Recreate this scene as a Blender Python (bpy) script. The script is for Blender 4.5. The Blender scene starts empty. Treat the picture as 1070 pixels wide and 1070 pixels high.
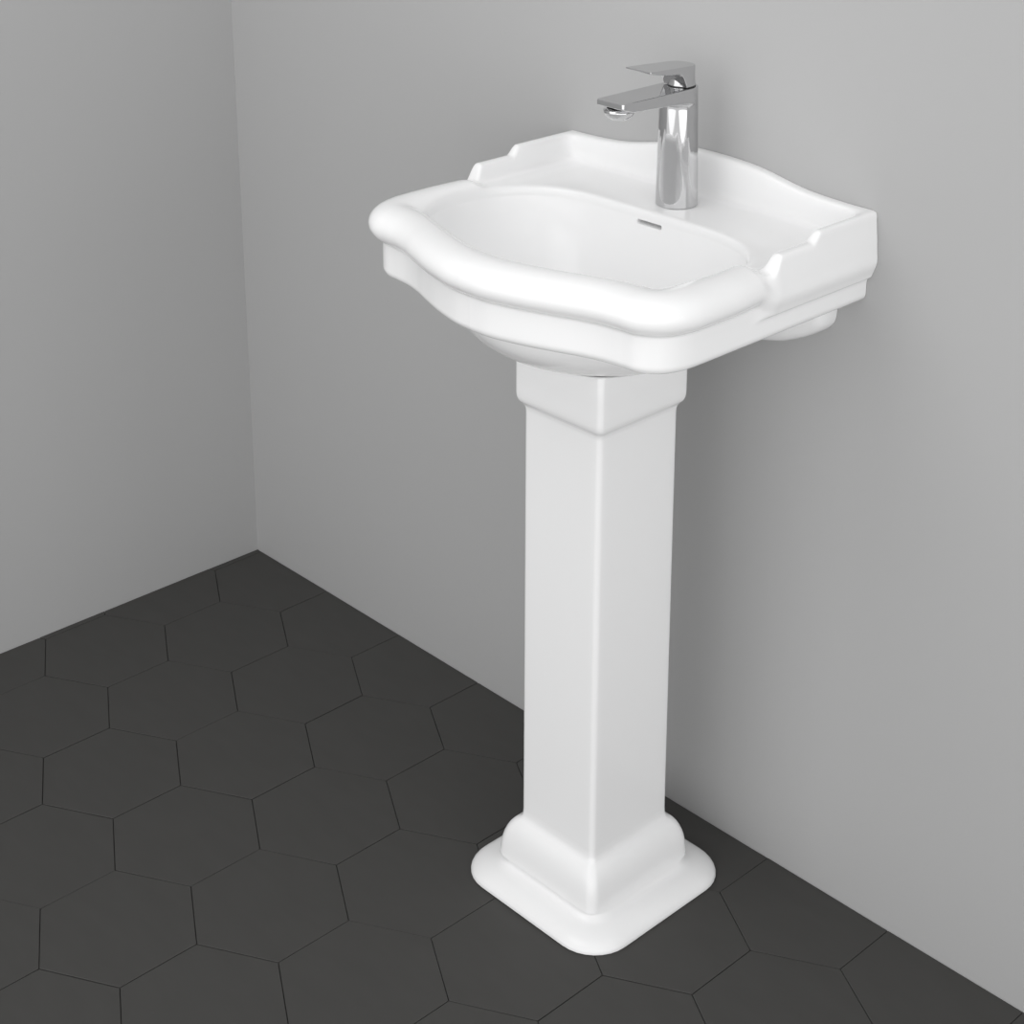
import bpy, math, time
import numpy as np

C = bpy.context.scene.collection
PI = math.pi
UC = 0.9582          # distance of the basin's centre line from the left wall
ROOM_W, ROOM_D, ROOM_H = 2.4, 1.9, 2.2

# ----------------------------------------------------------------- materials
def new_mat(name):
    m = bpy.data.materials.new(name); m.use_nodes = True
    nt = m.node_tree
    return m, nt, nt.nodes['Principled BSDF']

def mat_porcelain():
    m, nt, b = new_mat('glazed_porcelain')
    b.inputs['Base Color'].default_value = (0.92, 0.92, 0.922, 1)
    b.inputs['Roughness'].default_value = 0.16
    b.inputs['IOR'].default_value = 1.45
    b.inputs['Specular IOR Level'].default_value = 0.36
    tc = nt.nodes.new('ShaderNodeTexCoord'); n = nt.nodes.new('ShaderNodeTexNoise')
    n.inputs['Scale'].default_value = 9.0; n.inputs['Detail'].default_value = 2.0
    r = nt.nodes.new('ShaderNodeMapRange')
    r.inputs['To Min'].default_value = 0.13; r.inputs['To Max'].default_value = 0.19
    nt.links.new(tc.outputs['Object'], n.inputs['Vector'])
    nt.links.new(n.outputs['Fac'], r.inputs['Value'])
    nt.links.new(r.outputs['Result'], b.inputs['Roughness'])
    return m

def mat_chrome():
    m, nt, b = new_mat('polished_chrome')
    b.inputs['Base Color'].default_value = (0.62, 0.62, 0.625, 1)
    b.inputs['Metallic'].default_value = 1.0
    b.inputs['Roughness'].default_value = 0.035
    return m

def mat_dark():
    m, nt, b = new_mat('black_rubber')
    b.inputs['Base Color'].default_value = (0.03, 0.03, 0.03, 1)
    b.inputs['Roughness'].default_value = 0.5
    return m

def mat_wall(col):
    m, nt, b = new_mat('painted_plaster')
    tc = nt.nodes.new('ShaderNodeTexCoord'); n = nt.nodes.new('ShaderNodeTexNoise')
    n.inputs['Scale'].default_value = 2.2; n.inputs['Detail'].default_value = 3.0
    mix = nt.nodes.new('ShaderNodeMix'); mix.data_type = 'RGBA'
    mix.inputs['A'].default_value = (col*0.985, col*0.985, col*0.985, 1)
    mix.inputs['B'].default_value = (col*1.015, col*1.015, col*1.015, 1)
    nt.links.new(tc.outputs['Object'], n.inputs['Vector'])
    nt.links.new(n.outputs['Fac'], mix.inputs['Factor'])
    nt.links.new(mix.outputs['Result'], b.inputs['Base Color'])
    b.inputs['Roughness'].default_value = 0.85
    b.inputs['Specular IOR Level'].default_value = 0.2
    return m

def mat_tile():
    m, nt, b = new_mat('dark_matt_tile')
    tc = nt.nodes.new('ShaderNodeTexCoord')
    mp = nt.nodes.new('ShaderNodeMapping'); mp.inputs['Scale'].default_value = (3.0, 9.0, 3.0)
    mp.inputs['Rotation'].default_value = (0, 0, 0.3)
    n = nt.nodes.new('ShaderNodeTexNoise'); n.inputs['Scale'].default_value = 5.0
    n.inputs['Detail'].default_value = 6.0
    mix = nt.nodes.new('ShaderNodeMix'); mix.data_type = 'RGBA'
    mix.inputs['A'].default_value = (0.0565, 0.0553, 0.0528, 1)
    mix.inputs['B'].default_value = (0.0670, 0.0655, 0.0628, 1)
    nt.links.new(tc.outputs['Object'], mp.inputs['Vector'])
    nt.links.new(mp.outputs['Vector'], n.inputs['Vector'])
    nt.links.new(n.outputs['Fac'], mix.inputs['Factor'])
    nt.links.new(mix.outputs['Result'], b.inputs['Base Color'])
    b.inputs['Roughness'].default_value = 0.62
    b.inputs['Specular IOR Level'].default_value = 0.25
    return m

def mat_grout():
    m, nt, b = new_mat('black_grout')
    b.inputs['Base Color'].default_value = (0.012, 0.012, 0.012, 1)
    b.inputs['Roughness'].default_value = 0.9
    return m

PORC, CHROME, RUBBER = mat_porcelain(), mat_chrome(), mat_dark()
WALL_B, WALL_L, TILE, GROUT = mat_wall(0.46), mat_wall(0.46), mat_tile(), mat_grout()

# ----------------------------------------------------------------- helpers
# basin coordinates: u = right of the basin's centre line, v = out from the wall, z = up
def W(p):
    p = np.asarray(p, float)
    return np.stack([p[..., 0]+UC, -p[..., 1], p[..., 2]], -1)

def mesh_obj(name, verts, faces, mats, parent=None, smooth=True, normals=None, fmat=None, origin=None):
    me = bpy.data.meshes.new(name)
    v = np.asarray(verts, float)
    if origin is not None: v = v-np.asarray(origin)
    me.from_pydata(v.tolist(), [], [list(map(int, f)) for f in faces])
    for m in (mats if isinstance(mats, (list, tuple)) else [mats]): me.materials.append(m)
    if smooth: me.polygons.foreach_set('use_smooth', [True]*len(me.polygons))
    if fmat is not None: me.polygons.foreach_set('material_index', fmat)
    me.update()
    if normals is not None: me.normals_split_custom_set_from_vertices(np.asarray(normals, float).tolist())
    o = bpy.data.objects.new(name, me); C.objects.link(o)
    if parent is not None: o.parent = parent
    if origin is not None and parent is None: o.location = origin
    return o

def thing(name, label, cat, loc):
    o = bpy.data.objects.new(name, None); C.objects.link(o)
    o.location = loc; o.empty_display_size = 0.05
    o['label'] = label; o['category'] = cat
    return o

def spline(pts, n=16):
    """centripetal-ish Catmull-Rom through pts"""
    P = np.array(pts, float); out = []
    Q = np.vstack([2*P[0]-P[1], P, 2*P[-1]-P[-2]])
    for i in range(1, len(Q)-2):
        p0, p1, p2, p3 = Q[i-1:i+3]
        t = np.linspace(0, 1, n, endpoint=False)[:, None]
        out.append(0.5*((2*p1)+(-p0+p2)*t+(2*p0-5*p1+4*p2-p3)*t**2+(-p0+3*p1-3*p2+p3)*t**3))
    out.append(P[-1:])
    return np.vstack(out)

def seg_dist(x, y, poly):
    """unsigned distance from points to a polyline and signed side (left < 0)"""
    best = np.full(x.shape, 1e9); side = np.zeros(x.shape)
    for a, b in zip(poly[:-1], poly[1:]):
        dx, dy = b-a; L = dx*dx+dy*dy
        if L < 1e-16: continue
        t = np.clip(((x-a[0])*dx+(y-a[1])*dy)/L, 0, 1)
        ex = x-a[0]-t*dx; ey = y-a[1]-t*dy
        d = ex*ex+ey*ey
        m = d < best
        best = np.where(m, d, best)
        side = np.where(m, dx*(y-a[1])-dy*(x-a[0]), side)
    return np.sqrt(best), side

def poly_sdf(x, y, poly):
    """signed distance to a closed polygon"""
    best = np.full(x.shape, 1e9); ins = np.zeros(x.shape, bool)
    n = len(poly)
    for i in range(n):
        a = poly[i]; b = poly[(i+1) % n]
        dx, dy = b-a; L = dx*dx+dy*dy
        if L < 1e-18: continue
        t = np.clip(((x-a[0])*dx+(y-a[1])*dy)/L, 0, 1)
        d = (x-a[0]-t*dx)**2+(y-a[1]-t*dy)**2
        best = np.minimum(best, d)
        c = (a[1] > y) != (b[1] > y)
        with np.errstate(divide='ignore', invalid='ignore'):
            ins ^= c & (x < a[0]+(y-a[1])*dx/(dy if dy != 0 else 1e-12))
    return np.where(ins, -1, 1)*np.sqrt(best)

def smin(a, b, k):
    h = np.maximum(k-np.abs(a-b), 0)/k
    return np.minimum(a, b)-h*h*h*k/6.0
def smax(a, b, k): return -smin(-a, -b, k)
def sstep(e0, e1, x):
    t = np.clip((x-e0)/(e1-e0), 0, 1); return t*t*(3-2*t)
def rbox(s, z, zlo, zhi, r):
    dx = s+r; dz = np.maximum(zlo-z, z-zhi)+r
    return np.minimum(np.maximum(dx, dz), 0)+np.hypot(np.maximum(dx, 0), np.maximum(dz, 0))-r

def sdf_mesh(field, plan, xs, ys, zs, iters=5):
    """surface nets over a rectilinear grid, vertices then pulled exactly onto the surface"""
    X, Y = np.meshgrid(xs, ys, indexing='ij')
    pl = plan(X, Y)
    F = np.empty((len(xs), len(ys), len(zs)), np.float32)
    pl3 = [p[..., None] for p in pl]
    for k in range(0, len(zs), 12):
        F[:, :, k:k+12] = field(X[..., None], Y[..., None], zs[None, None, k:k+12], pl3)
    S = F < 0
    cnt = np.zeros((len(xs)-1, len(ys)-1, len(zs)-1), np.int8)
    sl = [slice(None, -1), slice(1, None)]
    for a in sl:
        for b in sl:
            for c in sl: cnt += S[a, b, c]
    act = (cnt > 0) & (cnt < 8)
    I, J, K = np.nonzero(act)
    idx = np.full(act.shape, -1, np.int64); idx[I, J, K] = np.arange(len(I))
    acc = np.zeros((len(I), 3)); num = np.zeros(len(I))
    cor = [(a, b, c) for a in (0, 1) for b in (0, 1) for c in (0, 1)]
    for i, p in enumerate(cor):
        for q in cor[i+1:]:
            if sum(abs(p[t]-q[t]) for t in range(3)) != 1: continue
            fp = F[I+p[0], J+p[1], K+p[2]].astype(float); fq = F[I+q[0], J+q[1], K+q[2]].astype(float)
            m = (fp < 0) != (fq < 0)
            t = np.where(m, fp/np.where(m, fp-fq, 1), 0)
            P = np.stack([xs[I+p[0]], ys[J+p[1]], zs[K+p[2]]], -1)
            Q = np.stack([xs[I+q[0]], ys[J+q[1]], zs[K+q[2]]], -1)
            acc += np.where(m[:, None], P+(Q-P)*t[:, None], 0); num += m
    V = acc/num[:, None]
    quads = []
    for ax in range(3):
        A = np.swapaxes(S, 0, ax)
        ch = A[:-1] != A[1:]
        ch = np.swapaxes(ch, 0, ax)
        i, j, k = np.nonzero(ch)
        o = [t for t in range(3) if t != ax]
        arr = [i, j, k]
        ok = (arr[o[0]] >= 1) & (arr[o[1]] >= 1) & (arr[o[0]] < act.shape[o[0]]) & (arr[o[1]] < act.shape[o[1]])
        i, j, k = i[ok], j[ok], k[ok]; arr = np.array([i, j, k])
        def cell(d0, d1):
            b = arr.copy(); b[o[0]] -= d0; b[o[1]] -= d1
            return idx[b[0], b[1], b[2]]
        q = np.stack([cell(1, 1), cell(0, 1), cell(0, 0), cell(1, 0)], -1)
        ins = S[i, j, k]
        flip = ins if ax == 1 else ~ins
        q[flip] = q[flip][:, ::-1]
        quads.append(q)
    quads = np.vstack(quads)
    h = 2e-4
    def ev(P):
        return field(P[:, 0], P[:, 1], P[:, 2], plan(P[:, 0], P[:, 1]))
    def grad(P, h=h):
        g = np.empty_like(P)
        for ax in range(2):
            d = np.zeros(3); d[ax] = h
            g[:, ax] = (ev(P+d)-ev(P-d))/(2*h)
        pl_ = plan(P[:, 0], P[:, 1])
        g[:, 2] = (field(P[:, 0], P[:, 1], P[:, 2]+h, pl_)-field(P[:, 0], P[:, 1], P[:, 2]-h, pl_))/(2*h)
        return g
    step = min(np.diff(xs).min(), np.diff(ys).min(), np.diff(zs).min())
    g = grad(V); V0 = V.copy()
    for it in range(iters):
        f = ev(V)
        if it == 2: g = grad(V)
        d = -f[:, None]*g/np.maximum((g*g).sum(1), 1e-6)[:, None]
        L = np.linalg.norm(d, axis=1); d *= np.minimum(1, step/np.maximum(L, 1e-12))[:, None]
        V = V+d
    bad = (np.linalg.norm(V-V0, axis=1) > 1.6*step) | (np.abs(ev(V)) > 3e-4)
    V[bad] = V0[bad]
    g = grad(V, 4e-4)
    N = g/np.maximum(np.linalg.norm(g, axis=1), 1e-9)[:, None]
    return V, quads, N

def split_parts(V, quads, N, lab, names, mats, parent, origin, mirror_n=True):
    """one mesh object per label"""
    NW = N.copy(); NW[:, 1] *= -1
    VW = W(V)-np.asarray(origin)
    ql = lab[quads]
    ql.sort(axis=1); fl = ql[:, 1]
    objs = {}
    for n, name in enumerate(names):
        q = quads[fl == n]
        if not len(q): continue
        used, inv = np.unique(q, return_inverse=True)
        q2 = inv.reshape(q.shape)[:, ::-1]      # the v axis is mirrored in the world
        objs[name] = mesh_obj(name, VW[used], q2, mats[n], parent, True, NW[used])
    return objs

def make_normals_outward(o):
    import bmesh
    bm = bmesh.new(); bm.from_mesh(o.data)
    bmesh.ops.recalc_face_normals(bm, faces=bm.faces); bm.to_mesh(o.data); bm.free()

# ----------------------------------------------------------------- room
def box(name, lo, hi, mat, parent=None):
    x0, y0, z0 = lo; x1, y1, z1 = hi
    v = [(x0,y0,z0),(x1,y0,z0),(x1,y1,z0),(x0,y1,z0),(x0,y0,z1),(x1,y0,z1),(x1,y1,z1),(x0,y1,z1)]
    f = [(0,3,2,1),(4,5,6,7),(0,1,5,4),(1,2,6,5),(2,3,7,6),(3,0,4,7)]
    return mesh_obj(name, v, f, mat, parent, smooth=False)

o = box('wall_back', (-0.12, 0, -0.05), (ROOM_W, 0.12, ROOM_H), WALL_B); o['kind'] = 'structure'
o = box('wall_left', (-0.12, -ROOM_D, -0.05), (0, 0, ROOM_H), WALL_L); o['kind'] = 'structure'

def build_floor():
    S = 1.45
    s = 0.0721*S; ox, oy = 0.3820*S, -0.2815*S
    th = -PI/6
    a = np.array([math.cos(th), math.sin(th)])*s
    b = np.array([math.cos(th+2*PI/3), math.sin(th+2*PI/3)])*s
    c = a+b
    cen0 = np.array([ox, oy])+c                        # centre of the hexagon that starts at the origin vertex
    t1 = 2*a+b; t2 = a+2*b                              # lattice translations
    gap = 0.0009; bev = 0.0007; top = 0.0; depth = 0.006
    rng = np.random.default_rng(5)
    verts, faces, fm = [], [], []
    def clip(poly, nx, ny, d):                          # keep nx*x+ny*y <= d
        out = []
        for i in range(len(poly)):
            p, q = poly[i], poly[(i+1) % len(poly)]
            fp = nx*p[0]+ny*p[1]-d; fq = nx*q[0]+ny*q[1]-d
            if fp <= 0: out.append(p)
            if (fp < 0) != (fq < 0):
                t = fp/(fp-fq); out.append(p+(q-p)*t)
        return out
    def clipall(poly):
        for pl in ((-1, 0, -0.0008), (0, 1, -0.0008), (1, 0, ROOM_W), (0, -1, ROOM_D)):
            poly = clip(poly, *pl)
            if len(poly) < 3: return None
        return poly
    for i in range(-40, 41):
        for j in range(-40, 41):
            cen = cen0+i*t1+j*t2
            if not (-0.2 < cen[0] < ROOM_W+0.2 and -ROOM_D-0.2 < cen[1] < 0.2): continue
            dz = rng.uniform(-0.0004, 0.0004); tx, ty = rng.uniform(-0.0028, 0.0028, 2)
            def hexa(r):
                return [cen+r*np.array([math.cos(th+k*PI/3), math.sin(th+k*PI/3)]) for k in range(6)]
            R0 = s-gap/math.sqrt(3); R1 = R0-bev*2/math.sqrt(3)
            rings = []
            for r_, z in ((R0, -depth), (R0, top-bev*0.6), (R1, top)):
                p = clipall(hexa(r_))
                if p is None: rings = None; break
                rings.append([(q[0], q[1], z+(dz+tx*(q[0]-cen[0])+ty*(q[1]-cen[1]) if z > -depth else 0)) for q in p])
            if rings is None or len({len(r_) for r_ in rings}) != 1: 
                if rings is None: continue
                rings = [rings[1], rings[2]] if len(rings[1]) == len(rings[2]) else [rings[2]]
            n = len(rings[-1]); base = len(verts)
            for r_ in rings: verts += r_
            for k in range(len(rings)-1):
                for m in range(n):
                    faces.append((base+k*n+m, base+k*n+(m+1) % n, base+(k+1)*n+(m+1) % n, base+(k+1)*n+m)); fm.append(0)
            faces.append(tuple(base+(len(rings)-1)*n+m for m in range(n))); fm.append(0)
    base = len(verts)
    for z in (-0.05, -0.0045):
        verts += [(0.0, -ROOM_D, z), (ROOM_W, -ROOM_D, z), (ROOM_W, 0.0, z), (0.0, 0.0, z)]
    for f in [(0,3,2,1),(4,5,6,7),(0,1,5,4),(1,2,6,5),(2,3,7,6),(3,0,4,7)]:
        faces.append(tuple(base+k for k in f)); fm.append(1)
    o = mesh_obj('floor', verts, faces, [TILE, GROUT], smooth=False, fmat=fm)
    o['kind'] = 'structure'
build_floor()

# ----------------------------------------------------------------- washbasin
half = spline([(0.0, .3795), (.028, .3775), (.066, .3680), (.100, .3560), (.125, .3465), (.150, .3395),
               (.172, .3365), (.190, .3345), (.2040, .3275), (.2145, .3160), (.2210, .2990), (.2235, .2760), (.2235, .2200)], 12)
half = np.vstack([[-0.004, .3795], half, [.2235, -0.2]])
Bh = np.array([(0, .3480), (.04, .3440), (.088, .3310), (.130, .3160), (.158, .3010), (.177, .2830), (.188, .2600), (.193, .2320), (.193, .2040),
      (.188, .1770), (.176, .1500), (.158, .1300), (.132, .1150), (.096, .1070), (.05, .1055), (0, .1050)])
BC = (0.0, .215)
_b = spline(Bh, 24)
_bt = np.arctan2(_b[:, 1]-BC[1], _b[:, 0]); _br = np.hypot(_b[:, 1]-BC[1], _b[:, 0])
_o = np.argsort(_bt); _bt, _br = _bt[_o], _br[_o]
def topT(u):                                    # top line of the splashback
    return np.interp(u, _tu, _tz)
_tp = spline([(0, .8998), (.030, .8992), (.062, .8972), (.085, .8940), (.105, .8900), (.125, .8862), (.145, .8835), (.168, .8818),
              (.195, .8808), (.222, .8805), (.26, .8805)], 20)
_tu, _tz = _tp[:, 0], _tp[:, 1]

UA, UZ, UD, UV, UB = .168, .777, .0865, .142, .2110
def under_z(u, v):
    q = np.abs(u/UA)**2+np.maximum((v-UV)/UB, 0)**2
    return UZ-UD*np.sqrt(np.maximum(1-q, 0))
_blk = spline([(0, .6930), (.05, .6940), (.09, .6975), (.112, .7010), (.132, .7065), (.156, .7175), (.1730, .7280), (.1820, .7360), (.1868, .7450), (.1882, .7600), (.1885, .8000)], 5)
_blk = np.vstack([[(-.01, .6930)], _blk, [(-.01, .8000)]])

def basin_plan(u, v):
    au = np.abs(u)
    d, s = seg_dist(au, v, half)
    dA = np.where(s > 0, d, -d)
    th = np.arctan2(v-BC[1], au)
    rho = np.hypot(au, v-BC[1])/np.interp(th, _bt, _br)
    return [dA, rho, topT(au), au]

def basin_components(u, v, z, pl):
    dA, rho, T = pl[:3]
    au = np.abs(u)
    apron = rbox(dA, z, .7755, .838, .010)
    t = sstep(.240, .150, v)
    x = (dA+.0155+.006*t); zz = z-(.837-.012*sstep(.196, .168, v))
    k0 = np.hypot(x/.031, zz/.022); k1 = np.hypot(x/.031**2, zz/.022**2)
    roll = k0*(k0-1)/np.maximum(k1, 1e-6)
    H = .8806-.0112*sstep(.096, .112, v)-.0250*sstep(.160, .180, v)
    inner = (.2195-.18*(.881-z))-au
    gal = smax(inner*.97, v-.190, .014)
    topz = H+(T-H)*sstep(.034, .016, v)
    deck = z-.8488
    sp = v-.0125
    walls = smax(smin(gal, sp, .03), z-topz, .011)
    q = (u/UA)**2+(np.maximum(v-UV, 0)/UB)**2+(np.maximum(UZ-z, 0)/UD)**2
    und = (np.sqrt(np.maximum(q, 1e-9))-1)*.085
    und = np.maximum(und, z-.80)
    blk = smax(poly_sdf(au+0*z, z+0*au, _blk), v-.030, .03)
    und = smin(und, blk, .015)
    und = smax(und, dA+.010, .01)
    D = .128; p = 2.15
    dp = np.maximum(.838-z, 0)
    rho = rho*(1+1.0*dp+18*dp*dp)
    E = (rho**p+(np.maximum(.850-z, 0)/D)**p)**(1/p)
    cav = (E-1)*.12
    du = np.abs(u)-.0160; dz = np.abs(z-.8340)-.0001
    slot = np.hypot(np.maximum(du, 0), np.maximum(dz, 0))-.0023
    slot = np.maximum(slot, np.maximum(v-.125, .092-v))
    return apron, roll, walls, deck, und, cav, slot

def basin_field(u, v, z, pl):
    return np.maximum(basin_body(u, v, z, pl), .0006-v)

def basin_body(u, v, z, pl):
    apron, roll, walls, deck, und, cav, slot = basin_components(u, v, z, pl)
    b = smin(apron, roll, .004)
    t = sstep(.240, .165, v)
    up = smin(deck, walls, .016)
    bul = .0072+.0032*sstep(.878, .836, z)-.0045*sstep(.826, .805, z)
    up = smax(up, pl[0]-bul*t+.024*(1-t), .009)
    up = smax(up, .8045-z, .006)
    b = smin(b, up, .010)
    b = smin(b, und, .006)
    b = smax(b, -cav, .011)
    b = smax(b, -slot, .0012)
    return b

def axis(lo, hi, h, fine=()):
    out = [lo]
    while out[-1] < hi:
        s = h
        for a, b, f in fine:
            if a <= out[-1] < b: s = f
        out.append(out[-1]+s)
    return np.array(out)

def build_basin():
    xs = np.arange(-.2502, .2503, .0017); ys = axis(-.0032, .408, .0017)
    zs = axis(.680, .904, .0017, [(.831, .8385, .0006)])
    V, Q, N = sdf_mesh(basin_field, basin_plan, xs, ys, zs)
    # crisp edge where the back of the basin meets the wall
    m = np.nonzero(V[:, 1] < .0014)[0]
    P = V[m].copy(); P[:, 1] = .0006
    pl = basin_plan(P[:, 0], P[:, 1]); f0 = basin_body(P[:, 0], P[:, 1], P[:, 2], pl)
    e = np.abs(f0) < .0028
    V[m, 1] = .0006
    m, P = m[e], P[e]
    for it in range(5):
        h = 2e-4
        fb = lambda du, dz: basin_body(P[:, 0]+du, P[:, 1], P[:, 2]+dz, basin_plan(P[:, 0]+du, P[:, 1]))
        f = fb(0, 0); gu = (fb(h, 0)-fb(-h, 0))/(2*h); gz = (fb(0, h)-fb(0, -h))/(2*h)
        g2 = np.maximum(gu*gu+gz*gz, 1e-3)
        P[:, 0] -= f*gu/g2; P[:, 2] -= f*gz/g2
    ok = np.linalg.norm(P-V[m], axis=1) < .004
    V[m[ok]] = P[ok]
    nn = np.stack([gu, 0*gu, gz], -1); nn /= np.maximum(np.linalg.norm(nn, axis=1), 1e-6)[:, None]
    N[V[:, 1] < .0007] = (0, -1, 0)
    N[m[ok]] = nn[ok]
    apron, roll, walls, deck, und, cav, slot = basin_components(V[:, 0], V[:, 1], V[:, 2], basin_plan(V[:, 0], V[:, 1]))
    names = ['apron', 'rim', 'splashback', 'tap_ledge', 'bowl_underside', 'bowl', 'overflow_slot']
    dA = basin_plan(V[:, 0], V[:, 1])[0]; z_, v_ = V[:, 2], V[:, 1]
    side = np.where((v_ < .178) & (z_ > .8035), np.maximum(np.abs(dA-.0085)-.004, 0), 1)
    up = np.where((v_ < .192) | (z_ > .852), np.minimum(np.abs(walls), side), 1)
    rollm = np.where((v_ > .176), np.abs(roll), 1)
    deckm = np.where((v_ < .21) & (N[:, 2] > np.where((v_ > .06) & (np.abs(V[:, 0]) < .195), .1, .75)) & (dA < -.008), np.abs(z_-.8488), 1)
    apr = np.where(z_ < .8195, np.abs(apron), 1)
    undm = np.where((z_ < .781) & ((dA < -.006) | (z_ < .769)), np.abs(und)*.5, 1)
    lab = np.stack([apr, rollm, up, deckm, undm], -1).argmin(1)
    lab[(cav < .0015) & (lab != 4) & (V[:, 2] < .8565)] = 5
    lab[(cav < .02) & (V[:, 2] < .8475) & (np.hypot(V[:, 0]/.193, (V[:, 1]-.22)/.125) < .97) & (V[:, 2] > .70) & (N[:, 2] > -.2) & (cav < .004)] = 5
    lab[(slot < .0006) & (cav < .02)] = 6
    org = (UC, 0.0, .6855)
    root = thing('washbasin', 'white glazed ceramic washbasin with bowed rolled rim and stepped back upstand, on the pedestal', 'washbasin', org)
    split_parts(V, Q, N, lab, names, [PORC]*7, root, org)
    # waste ring at the bottom of the bowl
    prof = [(.0100, -.006), (.0105, .0005), (.0120, .0022), (.0200, .0026), (.0235, .0018), (.0245, .0002), (.0245, -.003)]
    zb = .850-.128
    v, f = lathe(prof, 40)
    v = W(np.array(v)+np.array([0, .215, zb]))-np.array(org)
    d = mesh_obj('drain', v, f, CHROME, root); d['label'] = 'chrome drain ring'; make_normals_outward(d)
    return root

def lathe(prof, n=48, closed=False):
    v, f = [], []
    for r, z in prof:
        for k in range(n):
            a = 2*PI*k/n; v.append((r*math.cos(a), r*math.sin(a), z))
    for i in range(len(prof)-1):
        for k in range(n):
            f.append((i*n+k, i*n+(k+1) % n, (i+1)*n+(k+1) % n, (i+1)*n+k))
    return v, f

# ----------------------------------------------------------------- pedestal
def rrect(hu, v0, v1, r, nc=8, ns=14):
    """rounded rectangle, counter-clockwise in (u, v)"""
    pts = []
    cor = [((hu-r, v1-r), 0), ((-hu+r, v1-r), 90), ((-hu+r, v0+r), 180), ((hu-r, v0+r), 270)]
    for i, ((cx, cy), a0) in enumerate(cor):
        for k in range(nc+1):
            a = math.radians(a0+90*k/nc); pts.append((cx+r*math.cos(a), cy+r*math.sin(a)))
        nx, ny = cor[(i+1) % 4][0]; a1 = math.radians(cor[(i+1) % 4][1])
        e = np.array([nx+r*math.cos(a1), ny+r*math.sin(a1)]); s = np.array(pts[-1])
        for k in range(1, ns): pts.append(tuple(s+(e-s)*k/ns))
    return pts

def loft(rings):
    v, f = [], []
    n = len(rings[0])
    for r_ in rings: v += r_
    for i in range(len(rings)-1):
        for k in range(n):
            f.append((i*n+k, i*n+(k+1) % n, (i+1)*n+(k+1) % n, (i+1)*n+k))
    return v, f, n

PU = .0045           # the pedestal stands a few millimetres right of the basin's centre line
def sect(d, z, r, e=None):
    """section at offset d from the shaft"""
    k = z/.62
    hu = .0609-.0009*k+d; vf = .2465+.0014*k+d; vb = .1128+.0055*k-d*.95
    return [(p[0]+PU, p[1], z) for p in rrect(hu, vb, vf, min(r, hu*.9))]

def build_pedestal():
    org = (UC+PU, -.180, 0.0)
    root = thing('pedestal', 'tall square white ceramic pedestal with stepped foot standing on the tiled floor', 'pedestal', org)
    # foot
    fp = [(.0590, .0006), (.0612, .0016)]
    for k in range(0, 15):
        t = k/14*PI/2*.97
        fp.append((.0612-.040*(1-math.cos(t)), .0020+.0165*math.sin(t)))
    fp = [q for q in fp if q[0] > .0300]+[(.0290, .0190), (.0265, .0202), (.0245, .0220), (.0230, .0248)]
    rings = []
    for d, z in fp:
        rings.append([(p[0]+PU, p[1], z) for p in rrect(.0609+d, .1143-.0005-d*.97, .2432+d, .010+.042*min(d/.0612, 1))])
    tor = [(.0222, .0285), (.0218, .0325)]
    for k in range(1, 10):
        t = k/10*PI/2; tor.append((.0216*math.cos(t)**1.0, .0350+.0465*math.sin(t)**1.05))
    tor += [(.0012, .0835), (.0003, .0880), (0, .0950)]
    for d, z in tor: rings.append(sect(d, z, .007+.006*min(d/.022, 1)))
    v, f, n = loft(rings)
    f.append(tuple(range(n-1, -1, -1)))
    v = W(np.array(v))-np.array(org)
    o = mesh_obj('foot', v, [t[::-1] for t in f], PORC, root)
    make_normals_outward(o)
    # shaft
    zsh = [.095, .2, .3, .4, .5, .6, .627]
    sh = [sect(0, z, .007) for z in zsh]+[sect(d, z, .007) for d, z in spline([(0, .627), (.0003, .6335), (.0014, .6380)], 4)[1:]]
    v, f, n = loft(sh)
    v = W(np.array(v))-np.array(org)
    o = mesh_obj('shaft', v, [t[::-1] for t in f], PORC, root)
    # capital: hollow, its upper edge follows the bottom of the bowl
    cp = spline([(.0014, .6380), (.0036, .6412), (.0058, .6440), (.0073, .6480), (.0079, .6530), (.0080, .6600), (.0080, .6750), (.0080, .6800)], 4)
    rings = [sect(d, z, .007) for d, z in cp]
    topz = lambda u, v_: float(min(.7108, under_z(np.array(u), np.array(v_))-.0012))
    def top(d, off, r):
        return [(p[0], p[1], topz(p[0], p[1])-off) for p in sect(d, .68, r)]
    rings += [top(.0080, .0025, .007), top(.0074, .0008, .007), top(.0060, .0, .006)]
    cx, cy = PU, .1815
    hole = []
    for p in rings[-1]:
        a = math.atan2(p[1]-cy, p[0]-cx); hole.append((cx+.050*math.cos(a), cy+.050*math.sin(a)))
    for k in (.4, .8, 1.0):
        rings.append([(p[0]+(h[0]-p[0])*k, p[1]+(h[1]-p[1])*k, topz(p[0]+(h[0]-p[0])*k, p[1]+(h[1]-p[1])*k)) for p, h in zip(rings[-1] if k == .4 else base, hole)])
        if k == .4: base = rings[-2]
    rings.append([(h[0], h[1], .648) for h in hole])
    v, f, n = loft(rings)
    f.append(tuple((len(rings)-1)*n+k for k in range(n)))
    v = W(np.array(v))-np.array(org)
    o = mesh_obj('capital', v, [t[::-1] for t in f], PORC, root)
    return root

# ----------------------------------------------------------------- tap
TZ = .8488; TV = .059
spW = spline([(.0610, .0222), (.080, .0220), (.100, .0216), (.140, .0210), (.1640, .0205), (.1725, .0200), (.1755, .0184)], 6)
_spoly = np.array([(p[1], p[0]) for p in spW]+[(-p[1], p[0]) for p in spW[::-1]])
_prof = np.array([(.062, .9880), (.178, .9885), (.1775, .9825), (.160, .9770), (.120, .9750), (.095, .9738), (.062, .9720)])

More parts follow.
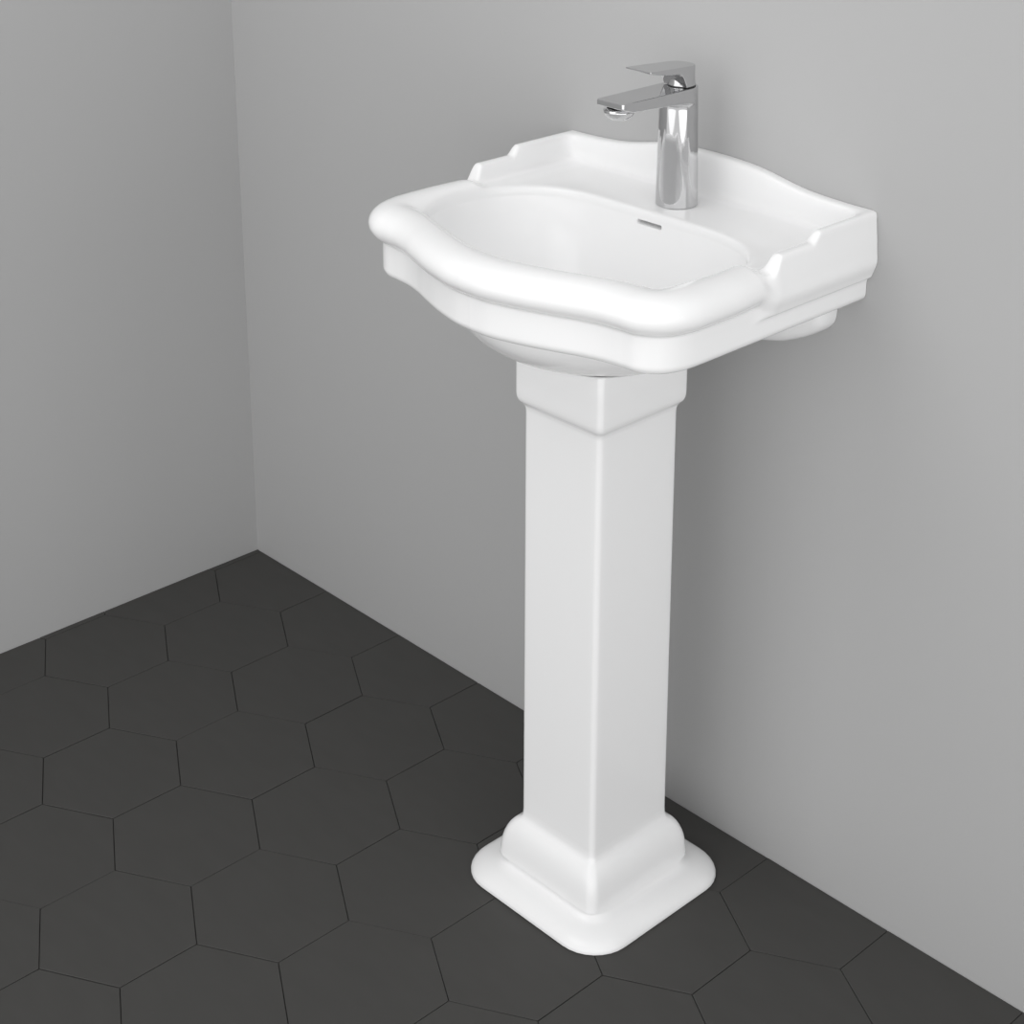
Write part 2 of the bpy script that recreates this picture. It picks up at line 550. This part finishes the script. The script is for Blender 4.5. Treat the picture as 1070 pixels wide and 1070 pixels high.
def tap_plan(u, v):
    return [poly_sdf(u, v, _spoly)]
def tap_comp(u, v, z, pl):
    t = np.clip((z-TZ)/(.988-TZ), 0, 1)
    R = .0243-.0028*t; vc = TV+.0030*t
    cyl = np.hypot(u+.0009, v-vc)-R
    body = smax(cyl, np.maximum(z-.9878, TZ+.0002-z), .0010)
    sp2 = poly_sdf(v+0*z, z+0*v, _prof)
    sp = smax(pl[0], sp2, .0018)
    return body, sp
def tap_field(u, v, z, pl):
    body, sp = tap_comp(u, v, z, pl)
    return smin(body, sp, .009*np.clip((.9855-z)/.008, .05, 1))

_hrear = .0385
_hw = spline([(.1315, .0180), (.1300, .0188), (.120, .0190), (.095, .0186), (.075, .0178), (.0625, .0172)], 5)
_hpoly = [(p[1], p[0]) for p in _hw]
for k in range(1, 24):
    a = -PI*k/24; _hpoly.append((.0172*math.cos(a), .0625+.0172*math.sin(a)))
_hpoly = np.array(_hpoly+[(-p[1], p[0]) for p in _hw[::-1]])
_arc = spline([(.1330, 1.0148), (.118, 1.0112), (.100, 1.0082), (.088, 1.0070), (.0830, 1.0064), (.0778, 1.0035), (.0735, .9975), (.0707, .9925), (.0688, .9888)], 4)
_hprof = np.array([tuple(p) for p in _arc]+[(.030, .9888)]+[(.030, 1.0100), (.045, 1.0118), (.070, 1.0133), (.100, 1.0150), (.1335, 1.0168)])
def h_plan(u, v): return [poly_sdf(u, v, _hpoly)]
def h_field(u, v, z, pl):
    return smax(pl[0], poly_sdf(v+0*z, z+0*v, _hprof), .0016)

def build_tap():
    org = (UC, -TV, TZ)
    root = thing('mixer_tap', 'chrome single-lever mixer tap with flat spout on the back ledge of the basin', 'tap', org)
    V, Q, N = sdf_mesh(tap_field, tap_plan, np.arange(-.0275, .0277, .00078), np.arange(.0300, .1795, .00082), axis(TZ-.0012, .9905, .0010, [(.972, .992, .00062)]))
    b, s = tap_comp(V[:, 0], V[:, 1], V[:, 2], tap_plan(V[:, 0], V[:, 1]))
    lab = np.where(s < b, 1, 0)
    lab[(np.hypot(V[:, 0], V[:, 1]-.0602) < .0240)] = 0
    split_parts(V, Q, N, lab, ['tap_body', 'spout'], [CHROME, CHROME], root, org)
    V, Q, N = sdf_mesh(h_field, h_plan, np.arange(-.0240, .0242, .0007), np.arange(.0362, .1355, .0008), np.arange(.9870, 1.0185, .0005))
    split_parts(V, Q, N, np.zeros(len(V), int), ['lever_handle'], [CHROME], root, org)
    # cartridge collar under the lever
    v, f = lathe([(.004, -.0), (.0152, -.0), (.0157, .0006), (.0157, .0014), (.0150, .0026), (.0144, .0110), (.0140, .0175), (.0100, .0180)], 48)
    v = W(np.array(v)+np.array([0, .0580, .9885]))-np.array(org)
    o = mesh_obj('cartridge_collar', v, f, CHROME, root); make_normals_outward(o)
    v, f = lathe([(.002, 0), (.0156, 0), (.0156, .0016), (.002, .0016)], 40)
    v = W(np.array(v)+np.array([0, .0580, .9876]))-np.array(org)
    o = mesh_obj('seal_ring', v, f, RUBBER, root, smooth=False); make_normals_outward(o); o['label'] = 'thin black seal under the lever'
    # aerator
    v, f = lathe([(.001, .0025), (.0085, .0025), (.0088, .0), (.0098, -.0004), (.0108, .0004), (.0135, .0018), (.0158, .0045), (.0170, .0078), (.0173, .0102), (.004, .0103)], 48)
    v = W(np.array(v)+np.array([0, .1600, .9674]))-np.array(org)
    o = mesh_obj('aerator', v, f, CHROME, root); make_normals_outward(o)
    return root

build_basin()
build_pedestal()
build_tap()

# ----------------------------------------------------------------- light
def area(name, loc, target, size, power, col=(1, 1, 1), sy=None):
    L = bpy.data.lights.new(name, 'AREA'); L.energy = power; L.color = col
    L.shape = 'RECTANGLE'; L.size = size; L.size_y = sy or size
    o = bpy.data.objects.new(name, L); C.objects.link(o); o.location = loc
    import mathutils
    d = mathutils.Vector(target)-mathutils.Vector(loc)
    o.rotation_euler = d.to_track_quat('-Z', 'Y').to_euler()
    return o
area('softbox_front', (0.6, -4.3, 1.15), (0.5, 0, 0.75), 6.5, 42, sy=2.8)
area('softbox_right', (4.8, -2.3, 1.15), (0.3, -.3, 0.75), 6.0, 58, sy=2.8)
area('corner_fill', (0.40, -1.25, 2.35), (0.35, -.45, 0.5), 1.3, 8)  # added overhead fill that evens the walls near the corner, no real ceiling fitting
w = bpy.data.worlds.new('studio'); bpy.context.scene.world = w; w.use_nodes = True
bg = w.node_tree.nodes['Background']
bg.inputs['Color'].default_value = (0.82, 0.82, 0.82, 1); bg.inputs['Strength'].default_value = 1.0

# ----------------------------------------------------------------- camera
cd = bpy.data.cameras.new('camera'); cam = bpy.data.objects.new('camera', cd); C.objects.link(cam)
cam.location = (1.5251790*1.45, -1.0455475*1.45, 1.45)
pitch, yaw = 0.32685889, -0.8206306
cam.rotation_euler = (PI/2-pitch, 0, -yaw)
cd.sensor_width = 36.0; cd.lens = 1829.1098/1070*36.0
cd.shift_x = (535-514.2987)/1070; cd.shift_y = -(535-252.8703)/1070
cd.clip_start = 0.05; cd.clip_end = 50
sc = bpy.context.scene; sc.camera = cam
sc.view_settings.view_transform = 'Standard'; sc.view_settings.look = 'None'
sc.view_settings.exposure = 0.04; sc.view_settings.gamma = 1.0; sc.view_settings.use_curve_mapping = False
